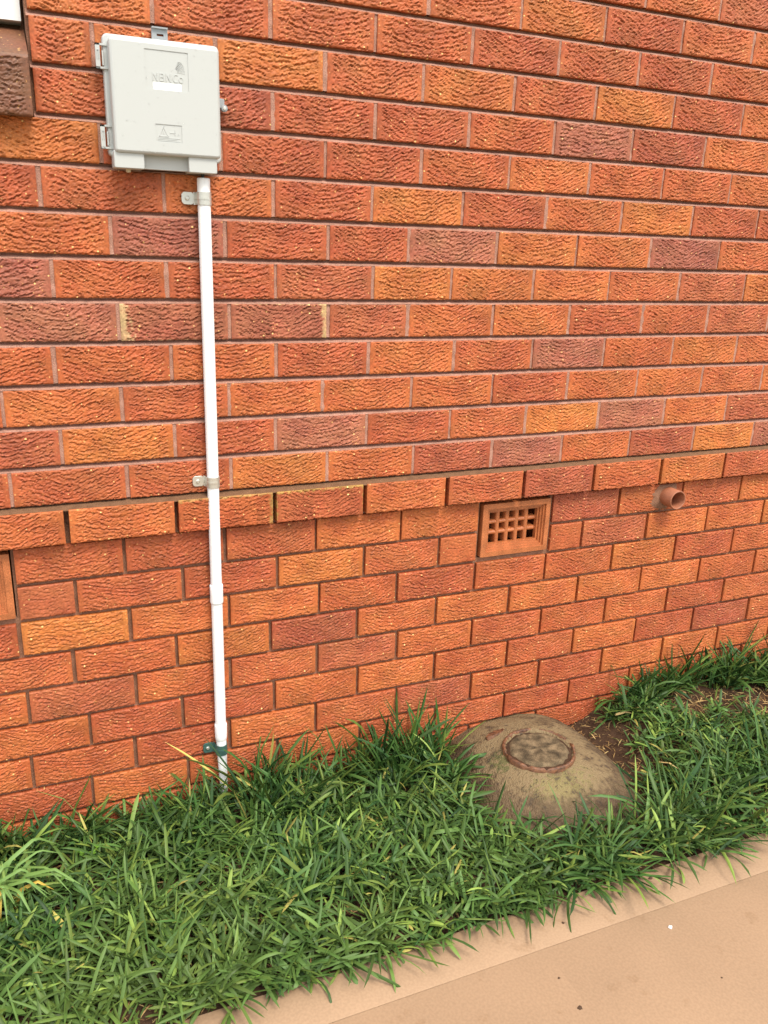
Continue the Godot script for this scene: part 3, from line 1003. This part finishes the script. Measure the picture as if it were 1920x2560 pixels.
# a slightly domed, lumpy disc with a ragged edge
func disc(st: SurfaceTool, r0: float, y0: float, rough: float, seed_value: int, freq: float) -> void:
	var nz := noise(seed_value, freq, 3)
	st.set_smooth_group(0)
	var n := 48
	var p := func(i: int, j: int) -> Vector3:
		var a := TAU * i / n
		var r := r0 * j / 12.0 * (1.0 + (0.05 * nz.get_noise_2d(cos(a) * 0.2, sin(a) * 0.2 + 5.0) if j > 9 else 0.0))
		var x := r * 1.04 * cos(a)
		var z := r * sin(a)
		var drop := 0.010 if j == 12 else 0.002 * pow(j / 11.0, 3.0)
		return Vector3(x, y0 - drop + rough * nz.get_noise_2d(x, z), z)
	for i in n:
		for j in 12:
			quad(st, p.call(i, j), p.call(i, j + 1), p.call(i + 1, j + 1), p.call(i + 1, j))

# ------------------------------------------------------------------ grass
func blade_mesh(bend: float, fold: float, tip: float, twist: float) -> ArrayMesh:
	# unit blade: 1 long, 0.06 wide, growing along y and bending towards z
	var n := 6
	var rows := []
	var pos := Vector3.ZERO
	for k in n + 1:
		var f := float(k) / n
		var ang := bend * f * f
		if k > 0: pos += Vector3(0, cos(ang), sin(ang)) / n
		var w := 0.03 * (0.6 + 0.4 * smoothstep(0.0, 0.25, f)) * (1.0 - pow(maxf(0.0, (f - tip) / (1.0 - tip)), 1.6))
		rows.append([pos, w, ang, twist * f])
	var st := begin()
	st.set_smooth_group(0)
	var P := func(k: int, s: int) -> Vector3:
		var r: Array = rows[k]
		var nrm := Vector3(0, -sin(r[2]), cos(r[2]))
		var side := Vector3(cos(r[3]), 0, 0) + nrm * sin(r[3])
		# a shallow fold along the midrib
		return r[0] + side * (s * r[1]) + nrm * (fold * r[1] * absf(s) * 0.45)
	for k in n:
		for s in [-1, 0]:
			quad(st, P.call(k + 1, s), P.call(k + 1, s + 1), P.call(k, s + 1), P.call(k, s))
	return finish(st)

var grass_patch := noise(401, 2.2, 3)
var grass_tone := noise(402, 3.5, 3)

func bare(x: float, z: float) -> float:
	var b := 0.0
	for s in [[1.00, 0.12, 0.19, 0.085], [1.18, 0.20, 0.17, 0.10], [0.62, 0.13, 0.07, 0.13], [0.64, 0.26, 0.06, 0.05], [-0.02, 0.51, 0.035, 0.03], [-0.37, 0.50, 0.03, 0.03], [-0.62, 0.46, 0.04, 0.03], [-0.93, 0.12, 0.05, 0.04], [-0.80, 0.58, 0.05, 0.025], [0.15, 0.47, 0.03, 0.02]]:
		b = maxf(b, 1.0 - Vector2((x - s[0]) / s[2], (z - s[1]) / s[3]).length() * 0.8)
	return b

func grass_density(x: float, z: float) -> float:
	var d := mound_d(x, z)
	if d < (1.16 if z > 0.25 else 1.06): return 0.0
	if x > 0.42 and d < 1.15 + 0.22 * smoothstep(0.35, 0.0, z) and z < 0.43: return 0.02
	if absf(x + 0.52) < 0.05 and z < 0.15: return 0.25
	var k := 1.0 - 0.93 * smoothstep(0.08, 0.42, bare(x, z) + 0.5 * grass_patch.get_noise_2d(x * 3.0, z * 3.0))
	if x > 0.6: k *= 0.78
	return k

func build_grass() -> void:
	var g := Node3D.new()
	g.name = "grass"
	add_child(g)
	tag(g, "broad-bladed green lawn grass between wall and path", "grass", "", "stuff")
	var kinds := [blade_mesh(0.35, 1.0, 0.74, 0.0), blade_mesh(0.8, 1.0, 0.78, 0.4), blade_mesh(1.4, 0.8, 0.76, -0.5), blade_mesh(0.1, 1.2, 0.80, 0.2), blade_mesh(0.6, 0.6, 0.84, -0.3)]
	var trans := []
	var cols := []
	for k in kinds.size():
		trans.append([])
		cols.append([])
	rng.seed = 5150
	var greens := [Color(0.036, 0.086, 0.018), Color(0.048, 0.104, 0.023), Color(0.066, 0.126, 0.029), Color(0.024, 0.063, 0.017), Color(0.115, 0.175, 0.034)]
	var count := 0
	var tuft := Vector2.ZERO
	var left := 0
	var tuft_scale := 1.0
	var tuft_tone := 1.0
	while count < 21500:
		# blades rise from shared crowns, with some strays between them
		if left <= 0:
			tuft = Vector2(rng.randf_range(-1.75, 2.1), rng.randf_range(0.004, 0.618))
			left = rng.randi_range(1, 13)
			tuft_scale = rng.randf_range(0.72, 1.25)
			tuft_tone = rng.randf_range(0.72, 1.22)
			if rng.randf() > grass_density(tuft.x, tuft.y):
				left = 0
				continue
		left -= 1
		var x := tuft.x + rng.randfn(0.0, 0.007)
		var z := clampf(tuft.y + rng.randfn(0.0, 0.007), 0.004, 0.622)
		if mound_d(x, z) < 1.04: continue
		count += 1
		# taller and more upright along the wall, trodden and tangled towards the path
		var tall := smoothstep(0.26, 0.05, z) * smoothstep(-0.95, -0.45, x) * smoothstep(0.25, 0.05, x) * (0.75 + 0.5 * grass_patch.get_noise_2d(x * 2.0 + 9.0, z * 2.0))
		tall = maxf(tall, 0.75 * smoothstep(0.16, 0.03, z) * smoothstep(0.55, 0.9, x))
		tall = maxf(tall, 0.6 * smoothstep(0.14, 0.03, z) * smoothstep(-0.55, -0.9, x))
		tall = maxf(tall, 0.35 * smoothstep(1.35, 1.05, mound_d(x, z)) * smoothstep(0.3, 0.1, x))
		tall = maxf(tall, 0.45 * smoothstep(0.30, 0.5, z) * smoothstep(0.0, 0.4, x))
		var length := (0.040 + 0.085 * pow(rng.randf(), 1.3)) * (1.0 + 1.5 * tall * rng.randf())
		length *= tuft_scale
		if x > 0.6 and tall < 0.3: length *= 0.8
		var width := rng.randf_range(0.0036, 0.0082) * (1.0 + 0.35 * float(rng.randf() < 0.15))
		var lean := deg_to_rad(lerpf(rng.randf_range(25.0, 92.0), rng.randf_range(4.0, 52.0), clampf(tall * 1.15 + rng.randf_range(-0.35, 0.2), 0.0, 1.0)))
		var yaw := rng.randf() * TAU
		if z < 0.03: yaw = rng.randf_range(-1.5, 1.5)
		if z > 0.60: lean = deg_to_rad(rng.randf_range(40.0, 80.0))
		var base := Vector3(x, soil_y(x, z) + rng.randf_range(-0.004, 0.016) * (1.0 - tall), z)
		if lean > 1.2: base.y += rng.randf_range(0.004, 0.022)
		var b := Basis(Vector3.UP, yaw) * Basis(Vector3.RIGHT, lean) * Basis(Vector3.UP, rng.randf_range(-0.7, 0.7))
		b = b * Basis.from_scale(Vector3(width / 0.06, length, length))
		var k := rng.randi() % kinds.size()
		if tall > 0.5 and rng.randf() < 0.5: k = [0, 3][rng.randi() % 2]
		trans[k].append(Transform3D(b, base))
		var c: Color = greens[rng.randi() % 4 if rng.randf() < 0.9 else 4]
		var tone := grass_tone.get_noise_2d(x, z)
		c = c.lerp(Color(0.10, 0.155, 0.034), clampf(0.18 + 0.5 * tone + 0.30 * smoothstep(0.25, 0.6, z) * smoothstep(0.2, -0.6, x) - 0.4 * tall, 0.0, 0.75))
		if rng.randf() < 0.011: c = Color(0.34, 0.30, 0.08)
		if rng.randf() < 0.08: c = Color(0.15, 0.21, 0.042)
		c = c * rng.randf_range(0.72, 1.4) * tuft_tone
		cols[k].append(c)
	for k in kinds.size():
		field(g, "blades", kinds[k], M.grass_blade, trans[k], cols[k])
	# dead thatch lying on the soil
	var dead := []
	var dead_c := []
	for i in 15000:
		var x := rng.randf_range(-1.75, 2.1)
		var z := rng.randf_range(0.004, 0.612)
		var d := mound_d(x, z)
		if d < 1.02: continue
		var want := 0.25 + 0.9 * smoothstep(0.0, 0.5, bare(x, z)) + (0.6 if x > 0.56 else 0.0)
		if rng.randf() > want: continue
		var b := Basis(Vector3.UP, rng.randf() * TAU) * Basis(Vector3.RIGHT, deg_to_rad(rng.randf_range(68.0, 96.0)))
		var l := rng.randf_range(0.010, 0.036)
		dead.append(Transform3D(b * Basis.from_scale(Vector3(l * rng.randf_range(0.6, 1.6), l, l)), Vector3(x, soil_y(x, z) + rng.randf_range(0.001, 0.010), z)))
		var c := [Color(0.36, 0.22, 0.085), Color(0.25, 0.13, 0.05), Color(0.42, 0.27, 0.11), Color(0.50, 0.35, 0.15)][rng.randi() % 4] as Color
		dead_c.append(c * rng.randf_range(0.7, 1.15))
	field(g, "thatch", blade_mesh(0.6, 0.5, 0.5, 0.8), M.dry_stalk, dead, dead_c)
	# blades that hang over the path's edge
	var over := []
	var over_c := []
	for i in 95:
		var x := rng.randf_range(-1.1, 1.6)
		var l := rng.randf_range(0.030, 0.085)
		var b := Basis(Vector3.UP, rng.randf_range(-1.0, 1.0)) * Basis(Vector3.RIGHT, deg_to_rad(rng.randf_range(55.0, 82.0)))
		over.append(Transform3D(b * Basis.from_scale(Vector3(rng.randf_range(0.06, 0.10), l, l * 0.8)), Vector3(x, rng.randf_range(0.006, 0.02), 0.617 - rng.randf_range(0.0, 0.03))))
		over_c.append((greens[rng.randi() % 5] as Color) * rng.randf_range(0.9, 1.3))
	field(g, "edge_blades", blade_mesh(0.95, 1.0, 0.6, 0.2), M.grass_blade, over, over_c)

func field(parent: Node, called: String, mesh: Mesh, material: Material, t: Array, c: Array) -> void:
	var mm := MultiMesh.new()
	mm.transform_format = MultiMesh.TRANSFORM_3D
	mm.use_colors = true
	mm.mesh = mesh
	mm.instance_count = t.size()
	for i in t.size():
		mm.set_instance_transform(i, t[i])
		mm.set_instance_color(i, c[i])
	var o := MultiMeshInstance3D.new()
	o.multimesh = mm
	o.material_override = material
	o.name = numbered(parent, called)
	parent.add_child(o)
	tag(o, "", "", "", "stuff")

# ------------------------------------------------------------------ small plants and litter
# one long blade along a curve of points
func long_blade(st: SurfaceTool, pts: Array, width: float) -> void:
	st.set_smooth_group(0)
	var curve := Curve3D.new()
	for i in pts.size():
		var d: Vector3 = ((pts[mini(i + 1, pts.size() - 1)] as Vector3) - (pts[maxi(i - 1, 0)] as Vector3)) / 6.0
		curve.add_point(pts[i], -d, d)
	var n := 14
	var total := curve.get_baked_length()
	var P := func(k: int, s: int) -> Vector3:
		var f := float(k) / n
		var at := curve.sample_baked(total * f)
		var dir := (curve.sample_baked(minf(total * f + 0.004, total)) - curve.sample_baked(maxf(total * f - 0.004, 0.0))).normalized()
		var side := dir.cross(Vector3(0.25, 1, 0.4)).normalized()
		var w := width * 0.5 * (0.6 + 0.4 * smoothstep(0.0, 0.3, f)) * (1.0 - pow(f, 3.0)) + 0.0002
		return at + side * w * s + dir.cross(side) * (absf(s) * w * 0.25)
	for k in n:
		for s in [-1, 0]:
			quad(st, P.call(k + 1, s), P.call(k + 1, s + 1), P.call(k, s + 1), P.call(k, s))

func build_weeds() -> void:
	# loose pale tuft at the left picture edge
	var t := thing("grass_tuft", "tall pale green grass tuft with yellow dying blades beside the wall", "grass tuft", Vector3(-1.055, 0.0, 0.19))
	rng.seed = 88
	for i in 26:
		var a := rng.randf_range(-0.3, 2.5)
		var r := rng.randf_range(0.07, 0.15)
		var h := rng.randf_range(0.05, 0.12)
		var o := Vector3(rng.randf_range(-0.03, 0.03), 0.0, rng.randf_range(-0.03, 0.04))
		var st := begin()
		var d := Vector3(sin(a), 0, cos(a))
		long_blade(st, [o, o + d * r * 0.3 + Vector3(0, h * 0.8, 0), o + d * r * 0.75 + Vector3(0, h, 0), o + d * r * 1.15 + Vector3(0, h * rng.randf_range(0.45, 0.8), 0)], rng.randf_range(0.006, 0.010))
		var yellow := i % 6 == 2
		var b := part("leaf_blade", finish(st), M.blade_yellow if yellow else M.blade_pale, t)
		if yellow: tag(b, "yellow dying blade")
	# one blade bent in front of the lower wall at the left
	var s := begin()
	long_blade(s, [Vector3(0, 0, 0.02), Vector3(-0.015, 0.10, 0.05), Vector3(-0.045, 0.175, 0.08), Vector3(-0.10, 0.225, 0.10)], 0.0035)
	tag(part("grass_stalk", finish(s), M.blade_pale, self, Vector3(-0.86, 0.0, 0.02)), "thin pale grass stalk arching before the bricks at far left", "grass stalk")
	# tall single blades along the wall
	var spots := [[-0.46, 0.055, 0.24, 0.05, "tall green blade just right of the white conduit"], [-0.60, 0.06, 0.17, -0.06, "green blade crossing in front of the conduit foot"], [-0.235, 0.05, 0.215, -0.07, "lone tall blade bending left before the bricks"], [-0.02, 0.05, 0.21, 0.05, "tallest blade left of the concrete drain collar"], [0.03, 0.06, 0.18, 0.035, "upright blade nearest the drain collar on its left"], [-0.10, 0.04, 0.17, -0.03, "slim blade before the tallest one by the wall"], [-0.73, 0.05, 0.14, 0.09, "blade leaning right under the third brick from left"], [0.93, 0.05, 0.20, -0.02, "tall upright blade by the wall at far right"]]
	for p in spots:
		var st := begin()
		long_blade(st, [Vector3.ZERO, Vector3(p[3] * 0.25, p[2] * 0.4, 0.006), Vector3(p[3] * 0.6, p[2] * 0.75, 0.012), Vector3(p[3] * 1.2, p[2], 0.016)], 0.0062)
		tag(part("grass_shoot", finish(st), M.blade_green, self, Vector3(p[0], soil_y(p[0], p[1]), p[1])), p[4], "grass shoot", "tall shoots by the wall")
	# clover
	for c in [[-0.865, 0.13, 0.045, "bright green clover sprig in grass near the pale tuft", 5], [-0.60, 0.575, 0.022, "bright green clover sprig near the path edge", 5], [-0.70, 0.56, 0.02, "small clover sprig left of the other by the path", 3]]:
		var w := thing("clover", c[3], "clover", Vector3(c[0], soil_y(c[0], c[1]), c[1]))
		for i in c[4]:
			var a: float = TAU * i / c[4] + c[0] * 9.0
			var top := Vector3(cos(a) * 0.018, c[2] + 0.006 * sin(a * 3.0), sin(a) * 0.018)
			var st := begin()
			long_blade(st, [Vector3.ZERO, top * 0.6, top], 0.0012)
			var stem := part("stem", finish(st), M.clover, w)
			for k in 3:
				var b: float = TAU * k / 3.0 + a
				var lf := begin()
				lf.set_smooth_group(0)
				var n := 8
				var e := func(j: int) -> Vector3:
					var q := TAU * j / n
					var rr := 0.0048 * (1.0 - 0.22 * maxf(0.0, cos(q)) ** 6)
					var ctr := top + Vector3(cos(b), 0.0, sin(b)) * 0.0050
					return ctr + Vector3(cos(b), 0.12, sin(b)) * (rr * cos(q)) + Vector3(-sin(b), 0.1, cos(b)) * (rr * sin(q))
				for j in n:
					tri(lf, top + Vector3(cos(b), 0.1, sin(b)) * 0.0050, e.call(j), e.call(j + 1))
				part("leaflet", finish(lf), M.clover, stem)
	# straw-coloured husks on the turf to the right
	for h in [[0.70, 0.10, 0.4, "pale dry husk beside the dug hollow"], [0.90, 0.10, 2.1, "tan dry grass stem lying on the turf"], [0.66, 0.345, 1.2, "small dry husk at the front corner of the hollow"]]:
		var st := begin()
		var d := Vector3(cos(h[2]), 0, sin(h[2])) * 0.03
		long_blade(st, [-d, Vector3(0, 0.012, 0), d + Vector3(0, 0.006, 0)], 0.009)
		tag(part("dry_husk", finish(st), M.straw, self, Vector3(h[0], soil_y(h[0], h[1]) + 0.02, h[1])), h[3], "dry husk")
	# crumbs of dirt on the path
	rng.seed = 61
	var crumbs := [[-0.016, 0.872, 0.0050, "largest dark dirt crumb on the path near the picture foot"], [0.351, 0.641, 0.0045, "dark dirt crumb beside the grass at right"], [0.078, 0.680, 0.0032, "dirt crumb in the middle of the border strip"], [0.139, 0.637, 0.0042, "dirt crumb close to the grass edge in the middle"], [-0.014, 0.798, 0.0026, "small dirt crumb below the path joint"], [0.30, 0.92, 0.0022, "tiny dirt crumb on the open path at right"]]
	for c in crumbs:
		tag(part("dirt_crumb", crumb_mesh(c[2], int(c[0] * 1000.0) + 4000), M.dirt, self, Vector3(c[0], c[2] * 0.2, c[1])), c[3], "dirt crumb", "dirt crumbs on the path")
	tag(part("paint_flake", crumb_mesh(0.0048, 7), M.white_label, self, Vector3(0.292, 0.001, 0.776)), "small white flake lying on the tan path", "flake")

func crumb_mesh(r: float, seed_value: int) -> ArrayMesh:
	var n := noise(seed_value, 1.3, 2)
	var st := begin()
	st.set_smooth_group(0)
	var p := func(i: int, j: int) -> Vector3:
		var a := TAU * i / 12.0
		var b := -PI / 2 + PI * j / 6.0
		var v := Vector3(cos(b) * cos(a), sin(b), cos(b) * sin(a))
		return v * r * (1.0 + 0.75 * n.get_noise_3dv(v * 1.4)) * Vector3(1, 0.4, 0.8)
	for i in 12:
		for j in 6:
			quad(st, p.call(i, j + 1), p.call(i + 1, j + 1), p.call(i + 1, j), p.call(i, j))
	return finish(st)

# ------------------------------------------------------------------ the scene
func _ready() -> void:
	# camera
	var cam := Camera3D.new()
	cam.name = "camera"
	cam.transform = Transform3D(Basis(Vector3(0.91899954, 0.0334287, 0.39283885), Vector3(0.09310502, 0.94981572, -0.29863281), Vector3(-0.38310742, 0.31101869, 0.86976783)), Vector3(-0.9, 1.41323, 1.84574))
	cam.fov = rad_to_deg(2.0 * atan(1280.0 / 2080.0))
	cam.near = 0.05
	cam.far = 400.0
	add_child(cam)
	cam.current = true
	# overcast sky, a broad soft sun behind it, exposed for the wall
	var sky_mat := ProceduralSkyMaterial.new()
	sky_mat.sky_top_color = Color(0.97, 0.985, 1.0)
	sky_mat.sky_horizon_color = Color(0.66, 0.68, 0.70)
	sky_mat.sky_curve = 0.3
	sky_mat.ground_bottom_color = Color(0.45, 0.42, 0.38)
	sky_mat.ground_horizon_color = Color(0.6, 0.6, 0.58)
	sky_mat.sun_angle_max = 1.0
	var sky := Sky.new()
	sky.sky_material = sky_mat
	var env := Environment.new()
	env.background_mode = Environment.BG_SKY
	env.sky = sky
	env.tonemap_mode = Environment.TONE_MAPPER_LINEAR
	env.tonemap_exposure = 2.7
	env.sdfgi_enabled = true
	env.ssao_enabled = true
	env.ssil_enabled = true
	var we := WorldEnvironment.new()
	we.name = "environment"
	we.environment = env
	add_child(we)
	var sun := DirectionalLight3D.new()
	sun.name = "sun"
	sun.light_energy = 0.5
	sun.light_color = Color(1.0, 0.97, 0.92)
	sun.light_angular_distance = 22.0
	sun.shadow_enabled = true
	sun.rotation_degrees = Vector3(-58, 14, 0)
	add_child(sun)

	make_materials()
	var gr := tex(grain_image(512, 91, 0.35, 0.7, 0.6))
	triplanar(mat("rim_clay", Color(0.32, 0.135, 0.062), 0.45, 0.5), gr, gr, 9.0, 0.15)
	triplanar(mat("plug_cement", Color(0.26, 0.185, 0.105), 0.8, 0.3), tex(grain_image(256, 93, 0.42, 0.75, 0.5)), gr, 4.0, 0.3)
	mat("dirt", Color(0.07, 0.04, 0.025), 0.9, 0.3)
	for d in [["blade_pale", Color(0.13, 0.23, 0.055)], ["blade_yellow", Color(0.52, 0.36, 0.06)], ["blade_green", Color(0.045, 0.135, 0.024)], ["clover", Color(0.13, 0.27, 0.03)], ["straw", Color(0.55, 0.40, 0.17)]]:
		var m := mat(d[0], d[1], 0.5, 0.4)
		m.backlight_enabled = true
		m.backlight = Color(0.4, 0.4, 0.4)
		m.cull_mode = BaseMaterial3D.CULL_DISABLED
	build_ground()
	build_wall()
	build_mound()
	build_box()
	build_conduit()
	build_grass()
	build_weeds()
